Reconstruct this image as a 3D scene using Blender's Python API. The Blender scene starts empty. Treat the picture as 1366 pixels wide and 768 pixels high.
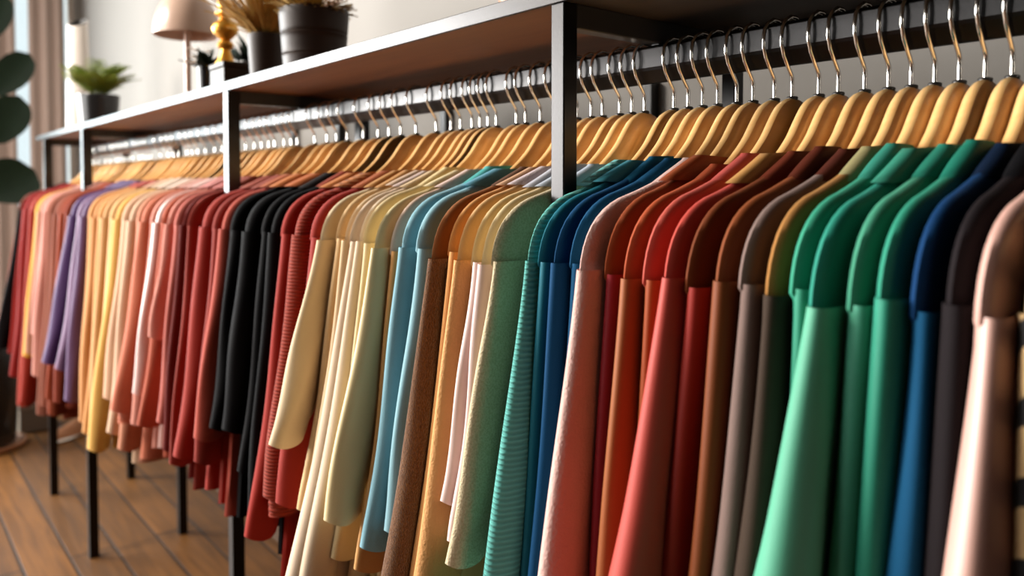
import bpy, bmesh, math, random
from mathutils import Vector, Matrix
R = random.Random(7)
SC = bpy.context.scene
COL = SC.collection

# ------------------------------------------------------------------ camera
HC = 1.445                       # camera height
FPX = 1058.0
YAW = math.radians(39.4)
PITCH = math.radians(1.9)
PV = 285.0                      # row of the optical axis
fw = Vector((-math.cos(YAW) * math.cos(PITCH), math.sin(YAW) * math.cos(PITCH), -math.sin(PITCH)))
rt = Vector((math.sin(YAW), math.cos(YAW), 0))
up = rt.cross(fw)
cam_d = bpy.data.cameras.new('camera')
cam = bpy.data.objects.new('camera', cam_d)
COL.objects.link(cam)
cam.matrix_world = Matrix(((rt.x, up.x, -fw.x, 0), (rt.y, up.y, -fw.y, 0), (rt.z, up.z, -fw.z, HC), (0, 0, 0, 1)))
cam_d.sensor_width = 36
cam_d.lens = FPX / 1366 * 36
cam_d.shift_y = -(384 - PV) / 1366
cam_d.clip_start = .02
cam_d.dof.use_dof = True
cam_d.dof.focus_distance = .98
cam_d.dof.aperture_fstop = 3.2
SC.camera = cam


def ray(u, v):
    return fw + rt * ((u - 683) / FPX) + up * ((PV - v) / FPX)


def on_y(u, v, y):
    d = ray(u, v)
    t = y / d.y
    return Vector((d.x * t, y, HC + d.z * t))


def on_x(u, v, x):
    d = ray(u, v)
    t = x / d.x
    return Vector((x, d.y * t, HC + d.z * t))


# ------------------------------------------------------------------ materials
def lin(c):
    o = []
    for k in c:
        k = k / 255
        o.append(k / 12.92 if k <= .04045 else ((k + .055) / 1.055) ** 2.4)
    return (*o, 1)


MATS = {}


def newmat(name):
    m = bpy.data.materials.new(name)
    m.use_nodes = True
    nt = m.node_tree
    return m, nt, nt.nodes['Principled BSDF']


def node(nt, t, **k):
    n = nt.nodes.new(t)
    for a, b in k.items():
        setattr(n, a, b)
    return n


def plain(name, col, rough=.5, metal=0., bump=0., scale=40., spec=.5, vary=.0):
    if name in MATS:
        return MATS[name]
    m, nt, b = newmat(name)
    b.inputs['Base Color'].default_value = lin(col)
    b.inputs['Roughness'].default_value = rough
    b.inputs['Metallic'].default_value = metal
    b.inputs['Specular IOR Level'].default_value = spec
    tc = node(nt, 'ShaderNodeTexCoord')
    nz = node(nt, 'ShaderNodeTexNoise')
    nz.inputs['Scale'].default_value = scale
    nz.inputs['Detail'].default_value = 4
    nt.links.new(tc.outputs['Object'], nz.inputs['Vector'])
    if vary:
        mx = node(nt, 'ShaderNodeMix', data_type='RGBA')
        c = lin(col)
        mx.inputs['A'].default_value = (c[0] * (1 - vary), c[1] * (1 - vary), c[2] * (1 - vary), 1)
        mx.inputs['B'].default_value = tuple(min(1, k * (1 + vary)) for k in c[:3]) + (1,)
        nt.links.new(nz.outputs['Fac'], mx.inputs['Factor'])
        nt.links.new(mx.outputs['Result'], b.inputs['Base Color'])
    if bump:
        bp = node(nt, 'ShaderNodeBump')
        bp.inputs['Strength'].default_value = bump
        bp.inputs['Distance'].default_value = .004
        nt.links.new(nz.outputs['Fac'], bp.inputs['Height'])
        nt.links.new(bp.outputs['Normal'], b.inputs['Normal'])
    MATS[name] = m
    return m


def fabric(col, style='plain'):
    key = 'fabric_%s_%d_%d_%d' % ((style,) + tuple(col))
    if key in MATS:
        return MATS[key]
    m, nt, b = newmat(key)
    L = nt.links.new
    c = tuple(k * .60 for k in lin(col)[:3]) + (1,)
    b.inputs['Base Color'].default_value = c
    b.inputs['Roughness'].default_value = {'satin': .46, 'smooth': .6}.get(style, .82)
    b.inputs['Specular IOR Level'].default_value = {'satin': .6}.get(style, .06 + .2 * min(1, 2 * max(c[:3])))
    if style != 'satin':
        b.inputs['Sheen Weight'].default_value = .04 * min(1, 2 * max(c[:3]))
        b.inputs['Sheen Roughness'].default_value = .4
    tc = node(nt, 'ShaderNodeTexCoord')
    bp = node(nt, 'ShaderNodeBump')
    bp.inputs['Distance'].default_value = .002
    if style == 'knit':
        w = node(nt, 'ShaderNodeTexWave', bands_direction='Z')
        w.inputs['Scale'].default_value = 52
        w.inputs['Distortion'].default_value = 2.2
        w.inputs['Detail'].default_value = 2
        w.inputs['Detail Scale'].default_value = .6
        L(tc.outputs['Object'], w.inputs['Vector'])
        bp.inputs['Strength'].default_value = .75
        bp.inputs['Distance'].default_value = .003
        L(w.outputs['Fac'], bp.inputs['Height'])
        mx = node(nt, 'ShaderNodeMix', data_type='RGBA')
        mx.inputs['A'].default_value = tuple(k * .72 for k in c[:3]) + (1,)
        mx.inputs['B'].default_value = c
        L(w.outputs['Fac'], mx.inputs['Factor'])
        L(mx.outputs['Result'], b.inputs['Base Color'])
    elif style == 'tweed':
        n = node(nt, 'ShaderNodeTexNoise')
        n.inputs['Scale'].default_value = 420
        n.inputs['Detail'].default_value = 3
        L(tc.outputs['Object'], n.inputs['Vector'])
        rp = node(nt, 'ShaderNodeValToRGB')
        rp.color_ramp.elements[0].position = .36
        rp.color_ramp.elements[0].color = lin((172, 158, 124))
        rp.color_ramp.elements[1].position = .6
        rp.color_ramp.elements[1].color = c
        L(n.outputs['Fac'], rp.inputs['Fac'])
        L(rp.outputs['Color'], b.inputs['Base Color'])
        bp.inputs['Strength'].default_value = .8
        L(n.outputs['Fac'], bp.inputs['Height'])
    elif style == 'fur':
        mp = node(nt, 'ShaderNodeMapping')
        mp.inputs['Scale'].default_value = (1, 1, .3)
        n = node(nt, 'ShaderNodeTexNoise')
        n.inputs['Scale'].default_value = 1000
        n.inputs['Detail'].default_value = 4
        n.inputs['Distortion'].default_value = .4
        L(tc.outputs['Object'], mp.inputs['Vector'])
        L(mp.outputs['Vector'], n.inputs['Vector'])
        rp = node(nt, 'ShaderNodeValToRGB')
        rp.color_ramp.elements[0].position = .34
        rp.color_ramp.elements[0].color = lin((96, 54, 24))
        rp.color_ramp.elements[1].position = .68
        rp.color_ramp.elements[1].color = c
        L(n.outputs['Fac'], rp.inputs['Fac'])
        L(rp.outputs['Color'], b.inputs['Base Color'])
        bp.inputs['Strength'].default_value = 1
        bp.inputs['Distance'].default_value = .006
        b.inputs['Sheen Weight'].default_value = .5
        L(n.outputs['Fac'], bp.inputs['Height'])
    elif style == 'stripe':
        mp = node(nt, 'ShaderNodeMapping')
        mp.inputs['Rotation'].default_value = (math.radians(35), 0, 0)
        w = node(nt, 'ShaderNodeTexWave', bands_direction='Z')
        w.inputs['Scale'].default_value = 7
        L(tc.outputs['Object'], mp.inputs['Vector'])
        L(mp.outputs['Vector'], w.inputs['Vector'])
        rp = node(nt, 'ShaderNodeValToRGB')
        rp.color_ramp.interpolation = 'CONSTANT'
        rp.color_ramp.elements[0].color = lin((22, 20, 20))
        rp.color_ramp.elements[1].position = .3
        rp.color_ramp.elements[1].color = c
        L(w.outputs['Fac'], rp.inputs['Fac'])
        L(rp.outputs['Color'], b.inputs['Base Color'])
        bp.inputs['Strength'].default_value = .1
        L(w.outputs['Fac'], bp.inputs['Height'])
    elif style in ('plain', 'smooth', 'satin', 'fleece'):
        n = node(nt, 'ShaderNodeTexNoise')
        n.inputs['Scale'].default_value = 260 if style == 'fleece' else 700
        n.inputs['Detail'].default_value = 3
        L(tc.outputs['Object'], n.inputs['Vector'])
        bp.inputs['Strength'].default_value = {'fleece': .7, 'satin': .03, 'smooth': .1}.get(style, .22)
        L(n.outputs['Fac'], bp.inputs['Height'])
        n2 = node(nt, 'ShaderNodeTexNoise')
        n2.inputs['Scale'].default_value = 9
        L(tc.outputs['Object'], n2.inputs['Vector'])
        mx = node(nt, 'ShaderNodeMix', data_type='RGBA')
        mx.inputs['A'].default_value = tuple(k * .9 for k in c[:3]) + (1,)
        mx.inputs['B'].default_value = tuple(min(1, k * 1.08) for k in c[:3]) + (1,)
        L(n2.outputs['Fac'], mx.inputs['Factor'])
        L(mx.outputs['Result'], b.inputs['Base Color'])
    L(bp.outputs['Normal'], b.inputs['Normal'])
    MATS[key] = m
    return m


def wood_mat(name, c1, c2, rough, axis_scale, scale=6., spec=.5, bump=.08, coat=0.):
    m, nt, b = newmat(name)
    L = nt.links.new
    tc = node(nt, 'ShaderNodeTexCoord')
    mp = node(nt, 'ShaderNodeMapping')
    mp.inputs['Scale'].default_value = axis_scale
    n = node(nt, 'ShaderNodeTexNoise')
    n.inputs['Scale'].default_value = scale
    n.inputs['Detail'].default_value = 6
    n.inputs['Distortion'].default_value = .5
    L(tc.outputs['Object'], mp.inputs['Vector'])
    L(mp.outputs['Vector'], n.inputs['Vector'])
    rp = node(nt, 'ShaderNodeValToRGB')
    rp.color_ramp.elements[0].position = .3
    rp.color_ramp.elements[0].color = lin(c1)
    rp.color_ramp.elements[1].position = .72
    rp.color_ramp.elements[1].color = lin(c2)
    L(n.outputs['Fac'], rp.inputs['Fac'])
    L(rp.outputs['Color'], b.inputs['Base Color'])
    b.inputs['Roughness'].default_value = rough
    b.inputs['Specular IOR Level'].default_value = spec
    b.inputs['Coat Weight'].default_value = coat
    b.inputs['Coat Roughness'].default_value = .25
    bp = node(nt, 'ShaderNodeBump')
    bp.inputs['Strength'].default_value = bump
    bp.inputs['Distance'].default_value = .002
    L(n.outputs['Fac'], bp.inputs['Height'])
    L(bp.outputs['Normal'], b.inputs['Normal'])
    return m


def floor_mat():
    m, nt, b = newmat('floor_boards')
    L = nt.links.new
    tc = node(nt, 'ShaderNodeTexCoord')
    br = node(nt, 'ShaderNodeTexBrick')
    br.offset = .37
    br.inputs['Scale'].default_value = 1
    br.inputs['Brick Width'].default_value = 2.3
    br.inputs['Row Height'].default_value = .158
    br.inputs['Mortar Size'].default_value = .0055
    br.inputs['Mortar Smooth'].default_value = .3
    br.inputs['Color1'].default_value = lin((112, 72, 30))
    br.inputs['Color2'].default_value = lin((88, 57, 25))
    br.inputs['Mortar'].default_value = lin((30, 19, 12))
    mp0 = node(nt, 'ShaderNodeMapping')
    mp0.inputs['Location'].default_value = (.3, .03, 0)
    L(tc.outputs['Object'], mp0.inputs['Vector'])
    L(mp0.outputs['Vector'], br.inputs['Vector'])
    mp = node(nt, 'ShaderNodeMapping')
    mp.inputs['Scale'].default_value = (.7, 9, 1)
    n = node(nt, 'ShaderNodeTexNoise')
    n.inputs['Scale'].default_value = 3.5
    n.inputs['Detail'].default_value = 7
    n.inputs['Distortion'].default_value = .8
    L(tc.outputs['Object'], mp.inputs['Vector'])
    L(mp.outputs['Vector'], n.inputs['Vector'])
    mx = node(nt, 'ShaderNodeMix', data_type='RGBA', blend_type='MULTIPLY')
    rp = node(nt, 'ShaderNodeValToRGB')
    rp.color_ramp.elements[0].position = .28
    rp.color_ramp.elements[0].color = (.42, .38, .34, 1)
    rp.color_ramp.elements[1].position = .7
    rp.color_ramp.elements[1].color = (1.1, 1.05, 1, 1)
    L(n.outputs['Fac'], rp.inputs['Fac'])
    mx.inputs['Factor'].default_value = .8
    L(br.outputs['Color'], mx.inputs['A'])
    L(rp.outputs['Color'], mx.inputs['B'])
    L(mx.outputs['Result'], b.inputs['Base Color'])
    b.inputs['Roughness'].default_value = .5
    b.inputs['Specular IOR Level'].default_value = .28
    bp = node(nt, 'ShaderNodeBump', invert=True)
    bp.inputs['Strength'].default_value = .5
    bp.inputs['Distance'].default_value = .003
    L(br.outputs['Fac'], bp.inputs['Height'])
    L(bp.outputs['Normal'], b.inputs['Normal'])
    return m


M_WALL = plain('wall_plaster', (128, 124, 119), .85, bump=.08, scale=60)
M_DARKWALL = plain('wall_taupe', (36, 30, 26), .9, bump=.05)
M_CEIL = plain('ceiling_paint', (84, 78, 72), .9)
M_TRIM = plain('trim_paint', (190, 180, 168), .5)
M_FRAME = plain('frame_metal', (46, 45, 45), .3, metal=1, bump=.02, scale=300)
M_BLACK = plain('frame_black', (34, 32, 31), .4, metal=.0, bump=.02, scale=300)
M_CHROME = plain('hook_chrome', (226, 220, 212), .14, metal=1)
M_FERR = plain('ferrule_black', (24, 20, 18), .4)
M_HANG = wood_mat('hanger_wood', (218, 164, 98), (232, 188, 126), .38, (1, .25, 1), 40, coat=.6, bump=.03)
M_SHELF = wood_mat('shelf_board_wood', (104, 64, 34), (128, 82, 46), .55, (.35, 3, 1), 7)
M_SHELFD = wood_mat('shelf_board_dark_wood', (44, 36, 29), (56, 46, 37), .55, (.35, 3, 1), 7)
M_POT = plain('pot_dark', (46, 34, 27), .5, spec=.22, bump=.05, scale=80)
M_POTB = plain('pot_black', (24, 23, 23), .25)
M_SOIL = plain('soil', (48, 34, 24), .95, bump=.8, scale=120)
M_GOLD = plain('brass_gold', (212, 156, 62), .36, metal=.75)
M_CREAM = plain('candle_wax', (226, 214, 194), .5)
M_WHITE = plain('white_glaze', (222, 212, 204), .22)
M_PINKLAMP = plain('lamp_pink', (190, 160, 142), .3)
M_LEAF = plain('leaf_green', (136, 150, 58), .5, scale=30, vary=.35)
M_LEAFD = plain('leaf_dark', (18, 32, 19), .6, spec=.15, scale=12, vary=.25)
M_OLIVE = plain('leaf_olive', (158, 124, 56), .6, scale=40, vary=.35)
M_GRASS = plain('leaf_straw', (172, 132, 62), .6, scale=40, vary=.3)
M_STEM = plain('stem_brown', (96, 72, 44), .7)
M_BLOOM = plain('petal_white', (236, 222, 208), .6)
M_CURT = plain('curtain_cloth', (182, 160, 148), .9, bump=.2, scale=400)
M_LEATH = plain('shoe_tan', (150, 100, 66), .5)
M_SOLE = plain('shoe_white', (230, 222, 210), .5)


# ------------------------------------------------------------------ mesh helpers
class MB:
    def __init__(s):
        s.v, s.f = [], []

    def box(s, x0, x1, y0, y1, z0, z1):
        b = len(s.v)
        s.v += [(x, y, z) for x in (x0, x1) for y in (y0, y1) for z in (z0, z1)]
        for q in ((0, 1, 3, 2), (4, 6, 7, 5), (0, 4, 5, 1), (2, 3, 7, 6), (0, 2, 6, 4), (1, 5, 7, 3)):
            s.f.append(tuple(b + i for i in q))

    def rings(s, rings, cap0=False, cap1=False):
        n = len(rings[0])
        b = len(s.v)
        for r in rings:
            s.v += [tuple(p) for p in r]
        for i in range(len(rings) - 1):
            for j in range(n):
                k = (j + 1) % n
                s.f.append((b + i * n + j, b + i * n + k, b + (i + 1) * n + k, b + (i + 1) * n + j))
        if cap0:
            s.f.append(tuple(b + j for j in reversed(range(n))))
        if cap1:
            o = b + (len(rings) - 1) * n
            s.f.append(tuple(o + j for j in range(n)))

    def lathe(s, prof, n=28, cx=0, cy=0, cap0=True, cap1=True):
        s.rings([[(cx + r * math.cos(2 * math.pi * j / n), cy + r * math.sin(2 * math.pi * j / n), z) for j in range(n)]
                 for r, z in prof], cap0, cap1)

    def tube(s, pts, rad, n=8, cap=True):
        pts = [Vector(p) for p in pts]
        rs = rad if isinstance(rad, (list, tuple)) else [rad] * len(pts)
        prev = None
        out = []
        for i, p in enumerate(pts):
            t = (pts[min(i + 1, len(pts) - 1)] - pts[max(i - 1, 0)]).normalized()
            if prev is None:
                a = Vector((1, 0, 0)) if abs(t.x) < .9 else Vector((0, 1, 0))
                prev = (a - t * a.dot(t)).normalized()
            else:
                prev = (prev - t * prev.dot(t)).normalized()
            q = t.cross(prev)
            out.append([p + (prev * math.cos(2 * math.pi * j / n) + q * math.sin(2 * math.pi * j / n)) * rs[i] for j in range(n)])
        s.rings(out, cap, cap)

    def blade(s, base, d, length, width, bend, seg=5, thick=.0012):
        """a leaf: base point, direction, drooping by bend, pointed at both ends, with real thickness"""
        base, d = Vector(base), Vector(d).normalized()
        side = d.cross(Vector((0, 0, 1)))
        if side.length < .05:
            side = Vector((1, 0, 0))
        side.normalize()
        rings = []
        p = base.copy()
        dd = d.copy()
        for i in range(seg + 1):
            t = i / seg
            w = width * (math.sin(math.pi * min(1, .12 + .88 * t)) ** .7 if t < 1 else .03) + .0004
            nrm = side.cross(dd).normalized()
            rings.append([p - side * w, p + nrm * (thick + w * .18), p + side * w, p - nrm * thick + nrm * w * .18])
            p = p + dd * (length / seg)
            dd = (dd + Vector((0, 0, -bend / seg))).normalized()
        s.rings(rings, True, True)

    def build(s, name, mat, parent=None, smooth=True, bevel=0.0, loc=None, subsurf=0):
        me = bpy.data.meshes.new(name)
        me.from_pydata(s.v, [], s.f)
        bm = bmesh.new()
        bm.from_mesh(me)
        bmesh.ops.recalc_face_normals(bm, faces=bm.faces)
        bm.to_mesh(me)
        bm.free()
        me.materials.append(mat)
        if smooth:
            for p in me.polygons:
                p.use_smooth = True
        o = bpy.data.objects.new(name, me)
        COL.objects.link(o)
        if parent:
            o.parent = parent
        if loc:
            o.location = loc
        if bevel:
            md = o.modifiers.new('bevel', 'BEVEL')
            md.width = bevel
            md.segments = 2
            md.limit_method = 'ANGLE'
            md.angle_limit = math.radians(40)
        if smooth:
            try:
                me.set_sharp_from_angle(angle=math.radians(50))
            except Exception:
                pass
        if subsurf:
            md = o.modifiers.new('sub', 'SUBSURF')
            md.levels = md.render_levels = subsurf
        return o


def tag(o, label, cat, group=None):
    o['label'] = label
    o['category'] = cat
    if group:
        o['group'] = group
    return o


def empty(name, loc, label, cat, group=None, rz=0):
    o = bpy.data.objects.new(name, None)
    COL.objects.link(o)
    o.location = loc
    o.rotation_euler.z = rz
    o.empty_display_size = .05
    return tag(o, label, cat, group)


def struct(o):
    o['kind'] = 'structure'
    return o


# ------------------------------------------------------------------ room shell
XL, XR, YB, YF, ZC = -6.6, 2.6, 1.3, -5.2, 3.4
m = MB(); m.box(XL - .3, XR + .1, YF - .1, YB + .1, -.06, 0); struct(m.build('floor', floor_mat(), smooth=False))
m = MB(); m.box(XL - .3, XR + .1, YF - .1, YB + .1, ZC, ZC + .06); struct(m.build('ceiling', M_CEIL, smooth=False))
m = MB(); m.box(XL - .12, XR + .1, YB, YB + .1, 0, ZC); struct(m.build('wall_back', M_WALL, smooth=False))
m = MB(); m.box(XR, XR + .1, YF, YB, 0, ZC); struct(m.build('wall_right', M_DARKWALL, smooth=False))
m = MB()
W3 = (-5.15, -2.25, .9, 3.2)  # unseen front window, added so frontal light reaches the garments
m.box(XL, W3[0], YF - .1, YF, 0, ZC); m.box(W3[1], XR, YF - .1, YF, 0, ZC)
m.box(W3[0], W3[1], YF - .1, YF, 0, W3[2]); m.box(W3[0], W3[1], YF - .1, YF, W3[3], ZC)
struct(m.build('wall_front', M_DARKWALL, smooth=False))
# left wall with a narrow window by the corner and a wide shop window
W1 = (.45, 1.25, .35, 3.1)
W2 = (-4.9, -.1, .85, 3.25)
m = MB()
xs = (XL - .12, XL)
m.box(*xs, YF, W2[0], 0, ZC)
m.box(*xs, W2[0], W2[1], 0, W2[2]); m.box(*xs, W2[0], W2[1], W2[3], ZC)
m.box(*xs, W2[1], W1[0], 0, ZC)
m.box(*xs, W1[0], W1[1], 0, W1[2]); m.box(*xs, W1[0], W1[1], W1[3], ZC)
m.box(*xs, W1[1], YB, 0, ZC)
struct(m.build('wall_left', M_WALL, smooth=False))


def glass_mat():
    m, nt, b = newmat('window_glass')
    out = nt.nodes['Material Output']
    tr = node(nt, 'ShaderNodeBsdfTransparent')
    gl = node(nt, 'ShaderNodeBsdfGlossy')
    gl.inputs['Roughness'].default_value = .03
    fr = node(nt, 'ShaderNodeFresnel')
    mx = node(nt, 'ShaderNodeMixShader')
    nt.links.new(fr.outputs[0], mx.inputs[0])
    nt.links.new(tr.outputs[0], mx.inputs[1])
    nt.links.new(gl.outputs[0], mx.inputs[2])
    nt.links.new(mx.outputs[0], out.inputs['Surface'])
    return m


M_GLASS = glass_mat()
for i, (W, bars) in enumerate(((W1, 0), (W2, 3))):
    y0, y1, z0, z1 = W
    m = MB()
    fx = (XL - .10, XL - .04)
    m.box(*fx, y0, y0 + .04, z0, z1); m.box(*fx, y1 - .04, y1, z0, z1)
    m.box(*fx, y0 + .04, y1 - .04, z0, z0 + .05); m.box(*fx, y0 + .04, y1 - .04, z1 - .05, z1)
    for k in range(bars):
        yy = y0 + (y1 - y0) * (k + 1) / (bars + 1)
        m.box(*fx, yy - .02, yy + .02, z0 + .05, z1 - .05)
    w = struct(m.build('window_%d' % (i + 1), M_TRIM, smooth=False))
    g = MB(); g.box(XL - .075, XL - .07, y0 + .03, y1 - .03, z0 + .04, z1 - .04)
    g.build('pane', M_GLASS, w, smooth=False)
    s = MB(); s.box(XL - .04, XL + .06, y0 - .04, y1 + (.0 if i == 0 else .04), z0 - .03, z0); s.build('window_sill', M_TRIM, w, smooth=False, bevel=.004)
m = MB()
m.box(W3[0], W3[0] + .04, YF - .09, YF - .03, W3[2], W3[3]); m.box(W3[1] - .04, W3[1], YF - .09, YF - .03, W3[2], W3[3])
m.box(W3[0] + .04, W3[1] - .04, YF - .09, YF - .03, W3[2], W3[2] + .05); m.box(W3[0] + .04, W3[1] - .04, YF - .09, YF - .03, W3[3] - .05, W3[3])
m.box(-3.72, -3.68, YF - .09, YF - .03, W3[2] + .05, W3[3] - .05)
w = struct(m.build('window_3', M_TRIM, smooth=False))
g = MB(); g.box(W3[0] + .03, W3[1] - .03, YF - .07, YF - .065, W3[2] + .04, W3[3] - .04); g.build('pane', M_GLASS, w, smooth=False)
m = MB(); m.box(XL, XL + .02, YF, YB - .02, 0, .17); struct(m.build('baseboard_left', M_TRIM, smooth=False, bevel=.006))
m = MB(); m.box(XL, XR, YB - .02, YB, 0, .26); struct(m.build('baseboard_back', plain('trim_brown', (78, 56, 38), .5), smooth=False, bevel=.006))


def curtain(y0, y1, label):
    m = MB()
    n = 60
    fr, bk = [], []
    for i in range(n + 1):
        y = y0 + (y1 - y0) * i / n
        x = XL + .085 + .014 * math.sin((y - y0) * 2 * math.pi / .085) + .006 * math.sin(y * 37)
        fr.append((x + .004, y)); bk.append((x - .004, y))
    loop = fr + bk[::-1]
    zz = [.05 + (3.16 - .05) * k / 8 for k in range(9)]
    m.rings([[(x + (.006 * math.sin(z * 2 + y * 9)), y, z) for x, y in loop] for z in zz], True, True)
    return tag(m.build('curtain', M_CURT), label, 'curtain', 'curtains at the corner window')


c1 = curtain(on_x(36, 100, XL).y, on_x(84, 100, XL).y, 'dusty beige curtain panel between two strips of daylight, left of the shelf')
c2 = curtain(.30, on_x(19, 100, XL).y, 'dusty beige curtain at the left edge, behind the broad leaved plant')
m = MB(); m.tube([(XL + .085, .15, 3.2), (XL + .085, 1.28, 3.2)], .012, 12)
tag(m.build('curtain_rod', M_FRAME), 'metal rod the beige curtains hang from', 'curtain rod')

# ------------------------------------------------------------------ clothes rack
YFr, YBk, YR = .66, 1.03, .85
ZS0, ZS1 = HC + .2246, HC + .2436
PW = .023
rack = empty('clothes_rack', (-1.9, YFr, 0), 'long metal clothes rack with brown shelf boards on top against the wall', 'clothes rack')


def rp(mb, name, mat=M_FRAME, **k):
    mb.v = [(x + 1.9, y - YFr, z) for x, y, z in mb.v]
    return mb.build(name, mat, rack, **k)


posts = [-4.21, -3.39, -1.838, -.705, .62]
XE = -4.40
PWS = [.034, .034, .029, .023, .023]
for i, x in enumerate(posts):
    PW = PWS[i]
    m = MB(); m.box(x - PW, x, YFr, YFr + PW, 0, ZS0); rp(m, 'post', smooth=False, bevel=.0015)
    m = MB(); m.box(x - PW, x, YBk - PW, YBk, 0, ZS0); rp(m, 'post', smooth=False, bevel=.0015)
    m = MB(); m.box(x - PW, x - .001, YFr + PW, YBk - PW, ZS0 - .03, ZS0); rp(m, 'cross_bar', M_BLACK, smooth=False, bevel=.0015)
for k, (u, hw) in enumerate(((389, .014), (449, .014), (590, .014), (863, .011))):
    x = on_y(u, 190, YB - .025).x
    m = MB(); m.box(x - hw, x + hw, YB - .025, YB, .0, ZS0 - .002)
    struct(m.build('trim_%d' % (k + 1), M_BLACK, smooth=False, bevel=.0015))
PW = .023
bx = [XE, -3.39 - PW / 2, -1.838 - PW / 2, -.705 - PW / 2, .70]
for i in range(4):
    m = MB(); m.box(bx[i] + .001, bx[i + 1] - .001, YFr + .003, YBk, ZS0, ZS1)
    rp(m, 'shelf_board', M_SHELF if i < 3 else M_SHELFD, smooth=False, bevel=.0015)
m = MB(); m.box(XE, .70, YFr - .003, YFr + .002, ZS0 - .001, ZS1 + .001); rp(m, 'shelf_edge', smooth=False, bevel=.001)
m = MB(); m.box(XE + .1, .70, YBk - .02, YBk, ZS0 - .022, ZS0 - .001); rp(m, 'back_bar', M_BLACK, smooth=False, bevel=.0015)
NZ = on_y(875, 148, YR).z          # hanger neck height
ZR0, ZR1 = NZ + .053, NZ + .088
m = MB()
pr = [(-.012, ZR1), (-.016, ZR1 - .004), (-.0165, NZ + .058), (-.0145, NZ + .054), (-.003, NZ + .038), (.003, NZ + .038), (.0145, NZ + .054), (.0165, NZ + .058), (.016, ZR1 - .004), (.012, ZR1)]
m.rings([[(x, YR + a, b) for a, b in pr] for x in (-4.24, .62)], True, True); rp(m, 'hanging_rail', smooth=False, bevel=.001)
for x in posts:                     # short drops that carry the rail from the cross bars
    m = MB(); m.box(x - .017, x - .005, YR - .01, YR + .01, ZR1 - .002, ZS0 - .028); rp(m, 'rail_bracket', M_BLACK, smooth=False)

# ------------------------------------------------------------------ hangers
DP = [(0, 0), (.012, .002), (.022, .012), (.032, .029), (.05, .050), (.075, .071), (.10, .088), (.14, .107), (.18, .121), (.26, .144), (.34, .170)]


def drop(d):
    d = abs(d)
    for (a, p), (b, q) in zip(DP, DP[1:]):
        if d <= b:
            t = (d - a) / (b - a)
            return p + (q - p) * t
    return DP[-1][1]


def sdrop(d):        # smoothed
    return sum(drop(d + k * .005) for k in (-2, -1, 0, 1, 2)) / 5 - .001


def hanger_meshes():
    m = MB()
    rings = []
    N = 90
    for i in range(N + 1):
        y = -.194 + .388 * i / N
        e = 1 - abs(y) / .194
        a = .0122 - .0056 * min(1, max(0, abs(y) - .06) / .10)
        b = .0205 - .006 * min(1, max(0, abs(y) - .09) / .09)
        if e < .07:
            k = math.sqrt(max(.02, e / .07)); a *= k; b *= k
        cz = -sdrop(y) - .0205
        sl = (sdrop(y + .004) - sdrop(y - .004)) / .008
        nrm = Vector((0, sl, 1)).normalized()
        cx = 0
        rings.append([(cx + a * math.copysign(abs(math.cos(t)) ** 1.0, math.cos(t)),
                       y + nrm.y * b * math.sin(t), cz + nrm.z * b * math.sin(t))
                      for t in [2 * math.pi * j / 16 for j in range(20)]])
    m.rings(rings, True, True)
    h = MB()
    P = [(0, -.01), (0, .010), (0, .022), (-.003, .028), (-.010, .037), (-.018, .048), (-.0225, .060), (-.0235, .070), (-.021, .081),
         (-.014, .0895), (-.004, .0945), (.006, .0945), (.015, .090), (.0205, .082), (.022, .074)]
    h.tube([(0, a, b) for a, b in P], .0024, 8)
    f = MB(); f.lathe([(.006, -.003), (.0068, .0), (.006, .0012), (.003, .002)], 16)
    return m, h, f


# ------------------------------------------------------------------ garments
def ell(n, a, b, pa=1., pb=1.):
    out = []
    for j in range(n):
        t = 2 * math.pi * j / n
        c, s = math.cos(t), math.sin(t)
        out.append((a * math.copysign(abs(c) ** pa, c), b * math.copysign(abs(s) ** pb, s)))
    return out


def ripple(y, z, ph):
    k = min(1, max(0, (-z - .15) / .35))
    return k * (.0035 * math.sin(y * 46 + ph) + .002 * math.sin(y * 83 + 2 * ph + z * 5))


def body_mesh(sw, zh, th, fl, ph, seam, co):
    m = MB()
    rings = []
    NR = 36
    dcol = .136 + co
    zs = -sdrop(sw) - .012                    # shoulder corner
    zseam = zs - seam
    prof = []
    d1 = sw - .062
    for i in range(7):
        d = dcol + (d1 - dcol) * i / 6
        prof.append((d, -sdrop(d) + .011, max(.0108, th * (.93 + .07 * i / 6))))
    p0, p1, p2 = (d1, prof[-1][1]), (sw + .006, -sdrop(sw) + .013), (sw + .012, zseam)
    for i in range(1, 10):
        t = i / 9
        prof.append((p0[0] * (1 - t) ** 2 + 2 * p1[0] * t * (1 - t) + p2[0] * t * t,
                     p0[1] * (1 - t) ** 2 + 2 * p1[1] * t * (1 - t) + p2[1] * t * t, th))
    prof.append((sw + .002, zseam - .012, th * .9)); prof.append((sw - .03, zseam - .04, th * .8))
    z = zseam - .04
    K = 18
    for i in range(1, K + 1):
        t = i / K
        zz = z + (zh - z) * t
        w = sw - .03 - .012 * math.sin(min(1, t * 2) * math.pi) + fl * .75 * t
        tk = th * (.80 + .12 * math.sin(t * 5 + ph) * .5)
        if K - 2 == i:
            tk *= .93
        prof.append((w, zz, tk))
    for w, zz, tk in prof:
        rings.append([(x + ripple(y, zz, ph), y, zz) for x, y in ell(NR, tk, w, .5, .92)])
    # turned-in hem
    w, zz, tk = prof[-1]
    rings.append([(x + ripple(y, zz, ph), y, zz + .004) for x, y in ell(NR, tk * .7, w * .985, .75, .9)])
    rings.append([(x + ripple(y, zz, ph), y, zz + .03) for x, y in ell(NR, tk * .6, w * .98, .75, .9)])
    m.rings(rings)
    return m, zseam


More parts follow.
